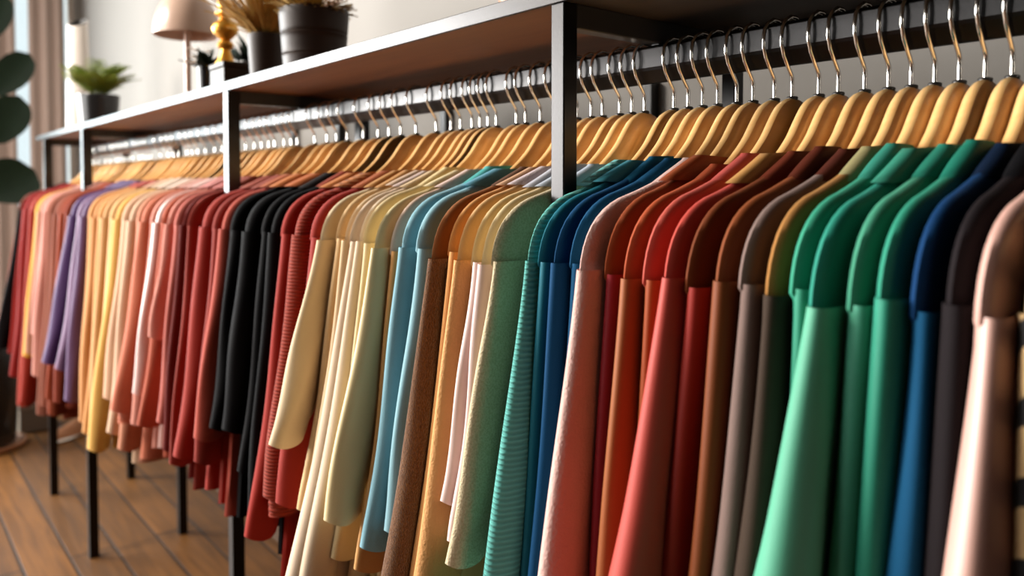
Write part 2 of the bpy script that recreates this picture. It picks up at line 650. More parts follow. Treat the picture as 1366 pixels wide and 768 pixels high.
def sleeve_mesh(side, sw, ztop, zend, th, fl, width, ph, cuff):
    m = MB()
    rings = []
    K = 26
    r = random.Random(ph * 100)
    a1, a2, a3 = r.uniform(0, 6), r.uniform(0, 6), r.uniform(0, 6)
    for i in range(K + 1):
        t = i / K
        z = ztop + .004 + (zend - ztop - .004) * t
        out = sw + .014 + (fl if side < 0 else fl * .15) * t ** 1.08 + .005 * math.sin(t * 7 + a1) * t
        wd = width * (.92 + .14 * math.sin(t * math.pi) + .05 * math.sin(t * 9 + a2)) * (1 - .06 * t)
        tk = th * (1.06 if t < .02 else (1.0 + .07 * math.sin(t * 8 + a3))) + max(0, fl - .045) * .15 * min(1, t * 1.5)
        if t > .90 and cuff:
            tk *= .9
            wd *= .95
        if .86 < t <= .90:
            tk *= .94
        cx = .003 * math.sin(t * 4 + a2) * t - side * .16 * wd * 0
        yc = side * (out - wd)
        ring = []
        for x, y in ell(26, tk, wd, .95, 1):
            x, y = x + side * y * .16, y
            rp_ = .0016 * math.sin(y * 120 + a1 + t * 6) * min(1, t * 3)
            ring.append((cx + x + rp_, yc + y, z - .010 * (1 - (y / wd) ** 2) * (1 if t > .97 else 0)))
        rings.append(ring)
    last = rings[-1]
    cx = sum(p[0] for p in last) / len(last); cy = sum(p[1] for p in last) / len(last)
    for k, dz in ((.78, .003), (.6, .010)):
        rings.append([(cx + (p[0] - cx) * k, cy + (p[1] - cy) * (.4 + k / 2), p[2] + dz) for p in last])
    m.rings(rings)
    return m


def collar_mesh(style, ph, th, co):
    m = MB()
    rings = []
    top = {'stand': .096, 'fold': .102, 'crew': .118}[style] + co
    bt = .146 + co
    lo = -sdrop(bt) + .010
    hi = -sdrop(top) + .016
    tb, tt = th + .0012, max(.0118, th * .97)
    n = 30

    def rg(d, z, t):
        return [(x, y, z + .002 * math.cos(y * 30 + ph)) for x, y in ell(n, t, d, .5, .85)]
    for i in range(6):
        s = i / 5
        d = bt + (top - bt) * s
        z = lo + (hi - lo) * s
        rings.append(rg(d, z, tb + (tt - tb) * s + .0018 * math.sin(s * math.pi)))
    rings.append(rg(top - .003, hi + .003, tt - .0015))
    rings.append(rg(top - .004, hi - .004, tt - .004))
    rings.append(rg(top + .012, hi - .022, tt - .004))
    if style == 'fold':
        # folded-over leaf lying outside the band
        leaf = []
        for i in range(6):
            s = i / 5
            d = top + .002 + (bt + .016 - top) * s
            z = hi + .004 + (lo - .004 - hi) * s
            leaf.append(rg(d, z, tt + .0012 + .0018 * s))
        rings = leaf[::-1] + rings[6:]
    m.rings(rings)
    return m


def cuff_mesh(side, sw, zend, th, fl, width):
    m = MB()
    rings = []
    for i in range(33):
        t = i / 32
        z = zend + .006 - .045 * t
        k = .86 + .022 * math.cos(t * math.pi * 8)
        wd = width * .82 * k
        yc = side * (sw + .014 + (fl if side < 0 else fl * .15) - width * .93)
        rings.append([(x, yc + y, z) for x, y in ell(18, th * .9 * k, wd)])
    m.rings(rings, True, True)
    return m


# u of the camera-side sleeve edge at row 370, sleeve end row, body end row, name, cat, style, colour, shoulder, collar colour, collar, flare, short, extra
DRED, BLK = (150, 30, 22), (17, 16, 18)
G = [
 (1, 430, 470, 'shirt', 'plain', (150, 84, 66), None, None, 'crew', .09, 'rosy brown shirt', 'hanging leftmost on the rack, mostly cut off by the frame'),
 (9, 462, 505, 'jacket', 'plain', BLK, None, None, 'fold', .10, 'black jacket near the left end post', 'beside the dark red shirt'),
 (21, 470, 527, 'shirt', 'plain', DRED, None, None, 'crew', .07, 'dark red shirt beside the far black jacket', 'with plain hem'),
 (33, 540, 535, 'shirt', 'plain', (160, 48, 28), None, None, 'crew', .06, 'rust red shirt left of the yellow top', 'hanging long'),
 (43, 474, 478, 'blouse', 'plain', (236, 176, 66), None, None, 'crew', .06, 'short yellow blouse at the far end', 'between rust and dusty pink'),
 (51, 446, 532, 'shirt', 'plain', (206, 142, 128), None, (208, 150, 136), 'fold', .05, 'dusty pink shirt right of the yellow blouse', 'with shorter sleeve'),
 (60, 552, 532, 'shirt', 'plain', (186, 118, 98), None, (208, 150, 136), 'fold', .05, 'dusty rose shirt behind the purple ones', 'left of the rust sleeve'),
 (75, 530, 545, 'shirt', 'plain', (158, 68, 38), None, None, 'crew', .05, 'rust brown shirt left of the purple shirts', 'mostly hidden'),
 (84, 481, 501, 'shirt', 'smooth', (92, 66, 112), None, (120, 104, 140), 'fold', .09, 'deep purple shirt', 'left of the lavender one'),
 (95, 490, 528, 'shirt', 'smooth', (138, 108, 142), None, (128, 112, 150), 'fold', .07, 'lavender shirt', 'beside the narrow front post'),
 (110, 544, 500, 'shirt', 'plain', (226, 160, 96), None, (190, 84, 70), 'crew', .04, 'golden peach shirt next to the lavender one', 'with rounded sleeve end'),
 (130, 590, 540, 'shirt', 'plain', (222, 168, 110), None, (178, 76, 66), 'crew', .05, 'tan shirt right of the golden peach one', 'on the left bay'),
 (144, 598, 600, 'blouse', 'plain', (238, 184, 92), None, (226, 196, 166), 'fold', .08, 'long pale yellow blouse on the left bay', 'hanging lowest over the leg'),
 (155, 530, 585, 'blouse', 'plain', (228, 180, 144), None, (230, 206, 186), 'fold', .06, 'pale peach blouse', 'right of the long pale yellow one'),
 (165, 575, 620, 'blouse', 'plain', (236, 196, 162), None, (236, 214, 198), 'fold', .06, 'cream peach blouse', 'with a tan hem below the coral cuff'),
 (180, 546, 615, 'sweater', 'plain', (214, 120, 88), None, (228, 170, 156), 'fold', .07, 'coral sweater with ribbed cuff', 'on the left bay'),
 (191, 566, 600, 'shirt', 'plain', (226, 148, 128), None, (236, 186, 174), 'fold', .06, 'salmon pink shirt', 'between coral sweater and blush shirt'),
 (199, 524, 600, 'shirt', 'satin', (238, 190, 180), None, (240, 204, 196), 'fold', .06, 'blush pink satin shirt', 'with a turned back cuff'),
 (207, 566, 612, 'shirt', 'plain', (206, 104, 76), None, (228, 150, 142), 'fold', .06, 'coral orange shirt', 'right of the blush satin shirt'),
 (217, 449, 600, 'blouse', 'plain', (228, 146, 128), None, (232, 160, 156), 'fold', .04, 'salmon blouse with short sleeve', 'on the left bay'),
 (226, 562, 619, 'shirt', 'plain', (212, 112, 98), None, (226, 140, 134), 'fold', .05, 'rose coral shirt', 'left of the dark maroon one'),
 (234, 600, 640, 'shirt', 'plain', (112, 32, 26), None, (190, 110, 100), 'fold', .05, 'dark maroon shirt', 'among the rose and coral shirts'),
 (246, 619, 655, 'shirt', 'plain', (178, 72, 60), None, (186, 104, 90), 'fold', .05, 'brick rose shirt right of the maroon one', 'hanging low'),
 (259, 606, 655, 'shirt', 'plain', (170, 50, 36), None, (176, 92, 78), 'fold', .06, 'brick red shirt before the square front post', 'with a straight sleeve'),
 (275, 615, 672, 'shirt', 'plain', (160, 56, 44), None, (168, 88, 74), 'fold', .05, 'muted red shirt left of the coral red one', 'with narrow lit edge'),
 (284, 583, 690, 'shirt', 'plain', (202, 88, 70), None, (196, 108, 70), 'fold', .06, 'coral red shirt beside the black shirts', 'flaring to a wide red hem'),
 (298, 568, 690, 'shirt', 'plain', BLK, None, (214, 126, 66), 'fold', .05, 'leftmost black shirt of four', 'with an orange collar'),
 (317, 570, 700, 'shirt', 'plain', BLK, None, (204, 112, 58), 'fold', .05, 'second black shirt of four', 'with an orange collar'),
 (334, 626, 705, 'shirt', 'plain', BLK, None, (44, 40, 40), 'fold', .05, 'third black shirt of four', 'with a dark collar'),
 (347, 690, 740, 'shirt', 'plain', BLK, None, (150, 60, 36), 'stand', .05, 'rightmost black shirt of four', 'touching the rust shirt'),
 (357, 713, 780, 'shirt', 'plain', (170, 40, 24), None, (212, 128, 64), 'fold', .07, 'rust red shirt with a lit orange edge', 'right of the black shirts'),
 (377, 660, None, 'sweater', 'knit', (178, 60, 34), None, (214, 132, 70), 'fold', .06, 'rust ribbed knit sweater', 'with horizontal ridges'),
 (399, 670, 743, 'shirt', 'plain', (164, 44, 30), None, (180, 96, 52), 'fold', .07, 'brick red shirt left of the cream shirts', 'mostly hidden'),
 (410, 590, 690, 'blouse', 'plain', (250, 222, 180), None, (212, 150, 84), 'fold', .09, 'cream blouse with a bright edge', 'first of the cream ones, beside brick red'),
 (421, 676, 707, 'blouse', 'plain', (244, 202, 146), None, (216, 156, 92), 'fold', .07, 'tan cream blouse with a wide sleeve', 'ending above a second hem'),
 (442, 725, None, 'blouse', 'plain', (248, 212, 166), None, (232, 200, 170), 'fold', .07, 'pale apricot blouse', 'right of the tan cream one'),
 (453, None, None, 'blouse', 'plain', (250, 222, 192), None, (228, 202, 190), 'fold', .07, 'pinkish cream blouse', 'among the cream blouses'),
 (461, None, None, 'blouse', 'plain', (250, 224, 192), None, (238, 206, 160), 'fold', .06, 'narrow pale cream blouse', 'left of the lemon cream blouse'),
 (469, 740, None, 'blouse', 'plain', (252, 226, 174), None, (246, 218, 160), 'stand', .06, 'lemon cream blouse', 'left of the widest pale sleeve'),
 (481, 692, None, 'jacket', 'smooth', (254, 230, 172), None, (248, 226, 174), 'fold', .08, 'pale butter yellow jacket with a broad sleeve', 'brightest on the rack'),
 (503, 756, None, 'jacket', 'plain', (226, 164, 96), (240, 206, 180), (244, 214, 200), 'fold', .06, 'tan jacket with pale pink shoulder', 'left of the light blue shirts'),
 (524, 725, 760, 'shirt', 'plain', (142, 190, 204), None, (84, 180, 176), 'stand', .06, 'first light blue shirt', 'on the left of two'),
 (542, 708, 750, 'shirt', 'plain', (154, 200, 212), None, (104, 168, 190), 'fold', .06, 'second light blue shirt', 'beside the brown fur coat'),
 (560, None, None, 'fur_coat', 'fur', (196, 130, 66), (158, 96, 50), (110, 76, 56), 'stand', .06, 'brown fur coat', 'with a lit pale front edge'),
 (589, None, None, 'shirt', 'plain', (236, 164, 92), None, (220, 170, 130), 'fold', .05, 'narrow orange shirt', 'right of the fur coat'),
 (601, None, None, 'jacket', 'fleece', (240, 174, 106), (244, 190, 126), (226, 206, 206), 'fold', .05, 'apricot orange jacket with shoulder seam', 'right of the narrow orange shirt'),
 (626, 672, 700, 'blouse', 'smooth', (248, 214, 204), (248, 212, 150), (206, 206, 214), 'fold', .05, 'blush blouse with buttery shoulder', 'with a short sleeve end near the bottom'),
 (642, 720, 745, 'blouse', 'smooth', (250, 218, 208), (248, 220, 168), (196, 204, 214), 'fold', .04, 'pale rose blouse', 'left of the tweed jacket'),
 (664, 752, 790, 'jacket', 'tweed', (240, 220, 180), None, (192, 202, 214), 'stand', .07, 'speckled cream green tweed jacket', 'left of the aqua knit'),
 (690, None, None, 'sweater', 'knit', (112, 208, 196), None, (124, 206, 200), 'fold', .058, 'aqua ribbed knit sweater', 'with fine horizontal ridges'),
 (706, None, None, 'shirt', 'smooth', (30, 122, 142), None, (64, 150, 166), 'fold', .03, 'teal shirt', 'between aqua knit and blue shirts'),
 (724, None, None, 'shirt', 'plain', (12, 74, 118), None, (20, 96, 130), 'stand', .03, 'deep blue shirt right of the teal one', 'left of two'),
 (744, None, None, 'shirt', 'plain', (14, 82, 124), None, (16, 84, 124), 'stand', .03, 'deep blue shirt beside the pale pink coat', 'right of two'),
 (771, None, None, 'coat', 'fleece', (248, 200, 188), None, (246, 206, 196), 'stand', .055, 'pale pink fleece coat', 'with a lit white edge'),
 (795, None, None, 'jacket', 'smooth', (172, 38, 48), (160, 74, 36), (164, 78, 38), 'fold', .03, 'burgundy jacket with brown shoulders', 'right of the pale pink coat'),
 (828, None, None, 'jacket', 'smooth', (176, 98, 50), (192, 84, 42), (170, 76, 42), 'crew', .04, 'copper brown jacket with rust shoulders', 'right of the burgundy jacket'),
 (850, None, None, 'jacket', 'smooth', (184, 84, 36), (208, 88, 72), (204, 86, 76), 'stand', .03, 'rust jacket with coral shoulders', 'left of the coral jacket'),
 (870, None, None, 'jacket', 'smooth', (208, 76, 62), None, (216, 156, 86), 'fold', .085, 'coral red jacket with a wide flaring sleeve', 'in the middle of the right bay'),
 (908, None, None, 'jacket', 'smooth', (186, 52, 40), (124, 60, 28), (120, 50, 30), 'stand', .045, 'red jacket with dark brown shoulders', 'right of the coral jacket'),
 (948, None, None, 'jacket', 'smooth', (140, 72, 34), None, (96, 40, 24), 'stand', .045, 'chestnut brown jacket', 'left of the mauve grey jacket'),
 (985, None, None, 'jacket', 'plain', (136, 112, 104), None, (88, 38, 24), 'stand', .055, 'mauve grey jacket with dark brown collar', 'on the right bay'),
 (1020, None, None, 'jacket', 'plain', (70, 56, 46), (176, 122, 62), (166, 156, 108), 'stand', .05, 'dark jacket with tan yoke and olive collar', 'left of the green jackets'),
 (1042, None, None, 'jacket', 'smooth', (58, 160, 128), None, (56, 150, 128), 'stand', .03, 'narrow green jacket', 'leftmost of four green ones'),
 (1064, None, None, 'jacket', 'smooth', (100, 186, 152), (46, 150, 128), (60, 156, 130), 'fold', .10, 'pale green jacket with the widest flaring sleeve', 'second of four green ones'),
 (1117, None, None, 'jacket', 'smooth', (84, 176, 144), (76, 164, 132), (44, 142, 118), 'stand', .05, 'mint green jacket with high collar', 'third of four green ones'),
 (1162, None, None, 'jacket', 'smooth', (50, 152, 124), None, (34, 130, 108), 'stand', .04, 'emerald green jacket', 'rightmost of four green ones, beside navy'),
 (1204, None, None, 'jacket', 'plain', (20, 88, 130), (12, 58, 104), (10, 30, 56), 'stand', .05, 'navy blue jacket', 'right of the green jackets'),
 (1247, None, None, 'jacket', 'plain', (34, 28, 30), None, (16, 15, 18), 'stand', .04, 'black jacket near the right edge', 'between navy and pink'),
 (1293, None, None, 'coat', 'satin', (236, 184, 168), None, (226, 176, 160), 'fold', .075, 'glossy pink satin coat', 'with deep folds at the right edge'),
 (1368, None, None, 'blouse', 'stripe', (222, 182, 130), None, (210, 170, 130), 'crew', .03, 'cream blouse with black diagonal stripes', 'at the right edge'),
 (1408, None, None, 'jacket', 'plain', (22, 26, 36), None, (20, 22, 30), 'stand', .04, 'blackish navy jacket', 'rightmost, cut by the frame edge'),
 (27, 500, 530, 'shirt', 'plain', (138, 28, 22), None, None, 'crew', .06, 'dark red shirt hidden behind its twin', 'second of two at the far end'),
 (38, 535, 540, 'shirt', 'plain', (150, 42, 26), None, None, 'crew', .05, 'deep rust shirt tucked behind the yellow blouse', 'at the far end'),
 (47, 470, 532, 'shirt', 'plain', (196, 138, 112), None, None, 'fold', .05, 'beige pink shirt touching the yellow blouse', 'at the far end'),
 (55, 500, 535, 'shirt', 'plain', (200, 132, 116), None, (206, 146, 132), 'fold', .05, 'muted pink shirt between two dusty pink ones', 'left of the front post'),
 (67, 540, 550, 'shirt', 'plain', (150, 84, 64), None, (190, 130, 116), 'fold', .05, 'brownish rose shirt with a pink collar', 'before the rust brown one'),
 (71, 552, 560, 'shirt', 'plain', (146, 66, 40), None, None, 'crew', .05, 'russet shirt half hidden behind brownish rose', 'left of the purple shirts'),
 (79, 535, 545, 'shirt', 'plain', (140, 58, 36), None, None, 'crew', .05, 'dark russet shirt just left of the deep purple one', 'half hidden'),
 (102, 532, 540, 'shirt', 'smooth', (112, 84, 122), None, (128, 110, 146), 'fold', .06, 'plum shirt hidden right of the lavender one', 'at the narrow post'),
 (118, 560, 570, 'shirt', 'plain', (216, 150, 88), None, (186, 84, 72), 'crew', .05, 'amber shirt between golden peach and tan', 'with a red collar'),
 (124, 575, 580, 'blouse', 'plain', (228, 164, 96), None, (188, 92, 80), 'fold', .05, 'honey blouse just left of the tan shirt', 'with a rosy collar'),
 (137, 585, 590, 'blouse', 'plain', (232, 182, 120), None, (214, 170, 140), 'fold', .06, 'sand blouse just left of the long pale yellow one', 'half hidden'),
 (172, 600, 620, 'shirt', 'plain', (224, 150, 116), None, (230, 190, 170), 'fold', .06, 'peach shirt between cream peach and coral', 'half hidden'),
]


BUMP = {664: .015, 690: -.002, 642: .006, 626: .008, 771: .006, 481: .016, 560: .010, 870: .008, 1064: .010, 1293: .012, 410: .012}


def shoulder(x):
    t = min(1, max(0, (-x - 1.2) / 2.2))
    return .245 + .045 * t


X = []
for g in G:
    x = -1.5
    for _ in range(12):
        y = YR - (shoulder(x) + BUMP.get(g[0], 0) + .014 + g[9] * .28)
        x = on_y(g[0], 370, y).x
    X.append({664: -.7445, 690: -.687}.get(g[0], x))
X0 = list(X)
# keep neighbours apart and clear of the posts
order = sorted(range(len(G)), key=lambda i: G[i][0])
G = [G[i] for i in order]; X = [X[i] for i in order]; X0 = list(X)
PC = [p - w / 2 for p, w in zip(posts, PWS)]
for _ in range(1500):
    X[0] = max(X[0], -4.16)
    for i in range(len(X) - 1):
        w = .0235 if X[i] > -1.2 else .030
        d = X[i + 1] - X[i]
        if d < w:
            e = (w - d) / 2 * .5
            X[i] -= e; X[i + 1] += e
    for i in range(len(X)):
        c = min(PC, key=lambda p: abs(p - X[i]))
        q = PWS[PC.index(c)] / 2 + .0145
        if abs(X[i] - c) < q:
            X[i] = c + (q if X[i] >= c else -q)

hm, hh, hf = hanger_meshes()
h_root = None
for i, g in enumerate(G):
    u, vs, vb, nm, style, col, shc, ccol, cst, fl, short, extra = g
    x = X[i]
    gl = X[i] - X[i - 1] if i else .05
    gr = X[i + 1] - X[i] if i + 1 < len(X) else .05
    th = max(.0115, min(.030, .455 * min(gl, gr)))
    pcl = min(abs(x - c) - w / 2 for c, w in zip(PC, PWS))
    if pcl < .035:
        th = max(.011, min(th, pcl - .0025))
    sw = shoulder(x) + BUMP.get(u, 0)
    if not vs:
        fl *= 1.9
    ph = R.uniform(0, 6.28)
    co = .016 * min(1, max(0, (-.5 - x) / .4)) + max(0, sw - .245) * .3
    fph = 1.3 + .25 * x
    rz = math.radians(1.6 * math.sin(x * 4.1 + 1) + R.uniform(-.35, .35))
    if pcl < .035:
        rz *= .25
    ye = YR - sw - .014 - fl
    zs = on_y(u - 12, vs, ye).z - NZ if vs else -.80 + R.uniform(-.02, .02)
    zb = on_y(u - 8, vb, ye + .03).z - NZ if vb else -.84 + R.uniform(-.03, .03)
    # the ray to (u,v) meets the plane at another x than the garment's: use the garment's own x for height
    def z_at(v, yy):
        lo = on_x(0, v, x)
        # find the u whose ray passes (x, yy), then its z at row v
        a, b = -400., 1900.
        for _ in range(50):
            mid = (a + b) / 2
            p = on_x(mid, v, x)
            d = ray(mid, v)
            if d.x >= 0 or p.y > yy:
                b = mid
            else:
                a = mid
        return on_x((a + b) / 2, v, x).z
    if vs:
        zs = z_at(vs, ye) - NZ
    if vb:
        zb = z_at(vb, ye + .04) - NZ
    zs = max(zs, -1.05); zb = max(zb, -1.1)
    sw2 = sw + R.uniform(-.004, .004)
    e = empty(nm, (x, YR, NZ), (short + ' ' + extra), nm.replace('_', ' '), 'garments hanging on the rail', rz)
    seam = .050 if shc else .042
    bm_, zseam = body_mesh(sw2, zb, th, fl, fph, seam, co)
    mb = fabric(shc or col, 'plain' if (shc and style in ('fur', 'fleece')) else style)
    ms = fabric(col, style)
    bm_.build('body', mb, e)
    wid = .040 if nm != 'blouse' else .036
    for sd in (-1, 1):
        s_ = sleeve_mesh(sd, sw2 + (.005 if i % 2 else -.003), zseam, zs, th if pcl < .03 else max(th, .0134), fl, wid, ph + sd * .3, True).build('sleeve', ms, e)
        if shc:
            s_['label'] = 'sleeve in a different colour from the shoulder'
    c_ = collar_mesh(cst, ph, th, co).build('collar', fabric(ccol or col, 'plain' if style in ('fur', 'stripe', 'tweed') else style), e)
    if ccol:
        c_['label'] = 'collar in a different shade from the sleeve'
    if 'cuff' in short or nm == 'sweater':
        for sd in (-1, 1):
            cuff_mesh(sd, sw2, zs, th, fl, wid).build('cuff', ms, e)
    # hanger
    hl = 'wooden hanger carrying the ' + short
    hr = empty('clothes_hanger', (x, YR, NZ), hl, 'hanger', 'wooden hangers on the rail', rz)
    if h_root is None:
        h_root = hr
        h_parts = [hm.build('shoulder_bar', M_HANG, hr), hh.build('hook', M_CHROME, hr), hf.build('ferrule', M_FERR, hr)]
    else:
        for p in h_parts:
            c = p.copy(); COL.objects.link(c); c.parent = hr

# ------------------------------------------------------------------ things on the shelf
ZT = ZS1 + .001


def pot(name, u, y, px_w, v_top, label, mat=M_POT, taper=.86, ridges=(), cat='potted plant', group='plants on the shelf'):
    p = on_y(u, v_top, y)
    depth = (p - Vector((0, 0, HC))).dot(fw)
    r = px_w / 2 / FPX * depth
    h = p.z - ZT
    e = empty(name, (p.x, y, ZT), label, cat, group)
    m = MB()
    prof = [(r * taper * .94, 0), (r * taper, .004)]
    N = 10
    for i in range(1, N + 1):
        t = i / N
        prof.append((r * (taper + (1 - taper) * t), .004 + (h - .008) * t))
    for z in ridges:
        rr = r * (taper + (1 - taper) * z)
        prof += [(rr + .0005, h * z - .003), (rr - .0018, h * z), (rr + .0005, h * z + .003)]
    prof.sort(key=lambda q: q[1])
    prof += [(r * .985, h), (r * .93, h), (r * .90, h - .012)]
    m.lathe(prof, 36, cap1=False)
    m.build('pot', mat, e)
    s = MB(); s.lathe([(r * .905, h - .016), (r * .5, h - .010), (.002, h - .008)], 24); s.build('soil', M_SOIL, e)
    return e, r, h


def foliage(e, h, r, n, lmin, lmax, wmin, wmax, spread, bend, mat, seed, name='foliage'):
    rr = random.Random(seed)
    m = MB()
    for i in range(n):
        a = rr.uniform(0, 2 * math.pi)
        q = rr.uniform(0, 1) ** .6 * spread
        d = (math.cos(a) * q, math.sin(a) * q, 1 - q * .55)
        b0 = (math.cos(a) * r * .5 * rr.random(), math.sin(a) * r * .5 * rr.random(), h - .012)
        m.blade(b0, d, rr.uniform(lmin, lmax), rr.uniform(wmin, wmax), bend * rr.uniform(.5, 1.3))
    return m.build(name, mat, e)


def fern(e, h, n, L, mat, seed):
    rr = random.Random(seed)
    for i in range(n):
        m = MB()
        a = 2 * math.pi * i / n + rr.uniform(-.3, .3)
        q = rr.uniform(.1, 1.0)
        d = Vector((math.cos(a) * q, math.sin(a) * q, 1.25)).normalized()
        p = Vector((math.cos(a) * .015, math.sin(a) * .015, h - .012))
        Li = L * rr.uniform(.75, 1.1)
        pts = []
        K = 12
        dd = d.copy()
        for k in range(K + 1):
            pts.append(p.copy())
            p += dd * Li / K
            dd = (dd + Vector((math.cos(a) * .05, math.sin(a) * .05, -.05))).normalized()
        m.tube(pts, [.0016 * (1 - k / (K + 2)) for k in range(K + 1)], 5)
        side = d.cross(Vector((0, 0, 1))).normalized()
        for k in range(2, K + 1):
            t = (pts[k] - pts[k - 1]).normalized()
            ln = Li * .30 * math.sin(math.pi * (.2 + .75 * k / K)) + .008
            for s in (-1, 1):
                m.blade(pts[k], t * .75 + side * s, ln, .0052, .25, 3, .0006)
        m.build('frond', mat, e)


# fern in dark pot at the left end
e, r, h = pot('potted_fern', 131, .80, 53, 127, 'bushy green fern in a dark pot at the left end of the shelf', M_POTB)
fern(e, h, 46, .17, M_LEAF, 6)
# tall white vase behind it
p = on_y(104, 60, .80)
p.x = max(p.x, -4.22)
e = tag(bpy.data.objects.new('vase', None), 'tall white cylinder vase with slanted open top behind the fern', 'vase')
COL.objects.link(e); e.location = (p.x, .80, ZT)
hv = on_y(104, 30, .80).z - ZT
m = MB()
prof = [(.050, 0), (.054, .006)] + [(.055 - .012 * t / 10, hv * t / 10) for t in range(1, 11)]
rings = []
for rr_, z in prof:
    rings.append([(rr_ * math.cos(a), rr_ * math.sin(a), z + (.55 * rr_ * (math.cos(a) * -.77 + math.sin(a) * .64) if z > hv * .93 else 0)) for a in [2 * math.pi * j / 32 for j in range(32)]])
m.rings(rings, True, False)
m.rings([[(x * .9, y * .9, z - .0) for x, y, z in rings[-1]], rings[-1]])
m.build('vase_body', M_WHITE, e)
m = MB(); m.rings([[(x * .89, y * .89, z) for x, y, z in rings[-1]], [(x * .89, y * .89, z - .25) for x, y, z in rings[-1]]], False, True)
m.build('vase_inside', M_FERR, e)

# dome table lamp
p = on_y(250, 48, .80)
zb = p.z - ZT
e = empty('table_lamp', (p.x, .80, ZT), 'blush dome table lamp standing among the pots on the shelf', 'lamp')
m = MB(); m.lathe([(.060, 0), (.060, .010), (.055, .014), (.010, .016)], 32); m.build('base', M_PINKLAMP, e)
m = MB(); m.lathe([(.0095, .012), (.0095, zb + .04)], 16); m.build('stem', M_PINKLAMP, e)
m = MB()
Rd = .100
dome = [(Rd * math.cos(t), zb + .004 + Rd * 1.38 * math.sin(t)) for t in [math.pi / 2 * k / 16 for k in range(16)]] + [(.004, zb + .004 + Rd * 1.38)]
prof = [(Rd * .97, zb + .006), (Rd * 1.0, zb)] + dome
m.lathe(prof, 40, cap0=False)
m.lathe([(q * .965, z - .002) for q, z in dome[:-1]] + [(.003, zb + Rd * 1.3)], 40, cap0=False)
m.build('lamp_shade', M_PINKLAMP, e)

# little flowering plant
e, r, h = pot('potted_plant', 276, .78, 25, 88, 'small leafy plant in a little black pot under the dome lamp', M_POTB)
foliage(e, h, r, 46, .03, .075, .006, .011, 1.0, .4, M_LEAFD, 11)
rr = random.Random(5)
for k in range(7):
    a = rr.uniform(2.6, 5.2)
    q = Vector((math.cos(a) * rr.uniform(.03, .06), math.sin(a) * rr.uniform(.03, .05), h + rr.uniform(-.005, .05)))
    m = MB()
    m.tube([(0, 0, h - .01), (q * .5 + Vector((0, 0, h * .5 + .02))), q], .0009, 5)
    for j in range(5):
        b = 2 * math.pi * j / 5
        m.blade(q, (math.cos(b), math.sin(b), .5), .011, .005, .4, 3)
    m.build('flower', M_BLOOM, e)

# candlestick on a low dark box
p = on_y(313, 86, .735)
hb = p.z - ZT
e = tag(bpy.data.objects.new('box', None), 'low dark box under the gold candlestick', 'box')
COL.objects.link(e); e.location = (p.x, .735, ZT)
m = MB(); m.box(-.05, .05, -.045, .045, 0, hb - .014); m.build('box_body', M_POT, e, smooth=False, bevel=.003)
m = MB(); m.box(-.052, .052, -.047, .047, hb - .0135, hb); m.build('box_lid', M_POT, e, smooth=False, bevel=.003)
pc = on_y(301, 86, .725)
e = empty('candlestick', (pc.x, .725, ZT + hb + .0008), 'turned gold candlestick with a pale candle standing on the dark box', 'candlestick')
S = 1 / FPX * (pc - Vector((0, 0, HC))).dot(fw)
pr = [(13, 0), (13.5, 2), (11.5, 5), (9, 11), (7, 17), (6, 21), (9, 23), (11, 27), (9, 31), (6, 33), (9, 36), (15, 42), (17.5, 48), (15, 54), (9, 59), (6, 62), (9, 64), (13, 66), (13, 68), (7, 70), (9, 78), (9.5, 84), (9, 85)]
m = MB(); m.lathe([(a * S, b * S) for a, b in pr], 32); m.build('stick', M_GOLD, e)
m = MB(); m.lathe([(7 * S, 83 * S), (7 * S, 190 * S), (5 * S, 194 * S), (1 * S, 195 * S)], 24); m.build('candle', M_CREAM, e)
m = MB(); m.tube([(0, 0, 193 * S), (.001, 0, 203 * S)], .0008, 6); m.build('wick', M_FERR, e)
# dark leafy plant behind the candlestick
e, r, h = pot('potted_plant', 338, .93, 46, 84, 'dark leafy plant behind the gold candlestick', M_POTB)
foliage(e, h, r, 60, .05, .11, .008, .014, .9, .4, M_LEAFD, 21)
# grassy plant
e, r, h = pot('potted_plant', 355, .755, 49, 47, 'straw coloured grassy plant in a slim dark pot left of the largest pot', M_POT, taper=.84)
foliage(e, h, r, 220, .08, .20, .0026, .0056, .75, .5, M_GRASS, 31)
foliage(e, h, r, 34, .05, .11, .004, .008, .9, .5, M_OLIVE, 32, 'leaves')
# big pot
e, r, h = pot('potted_plant', 419, .765, 92, 15, 'yellow olive plant with a dry sprig in the largest ridged dark pot', M_POT, taper=.87, ridges=(.28, .62))
foliage(e, h, r, 240, .03, .085, .005, .009, 1.25, .6, M_OLIVE, 41)
rr = random.Random(8)
for k in range(9):
    m = MB()
    a = rr.uniform(-.6, .9)
    st = Vector((r * .55, -.01 + .01 * k / 4, h - .01))
    d = Vector((.7 + .3 * rr.random(), .15 * math.sin(a), .35 * rr.random() + .1))
    en = st + d.normalized() * rr.uniform(.05, .085)
    m.tube([st, (st + en) / 2 + Vector((0, 0, .012)), en], .0008, 5)
    for j in range(6):
        q = st.lerp(en, .45 + .11 * j) + Vector((rr.uniform(-.006, .006), rr.uniform(-.006, .006), rr.uniform(-.004, .010)))
        m.blade(q, (rr.uniform(-.3, 1), rr.uniform(-1, 1), rr.uniform(-.2, 1)), .011, .003, .2, 3)
    m.build('sprig', M_GRASS if k % 2 else M_BLOOM, e)
# brown pot by the tall post, cut by the frame
p = on_y(706, 0, .80)
e = empty('bowl', (p.x, .80, ZT), 'brown bowl on the shelf left of the tall post, cut by the top edge', 'bowl')
m = MB(); m.lathe([(.034, 0), (.036, .004), (.05, .05), (.056, .08), (.053, .08), (.046, .05), (.03, .010), (.002, .008)], 32); m.build('bowl_body', plain('bowl_brown', (150, 104, 72), .45), e)
m = MB(); m.lathe([(.045, .047), (.02, .05), (.002, .05)], 24); m.build('soil', M_SOIL, e)

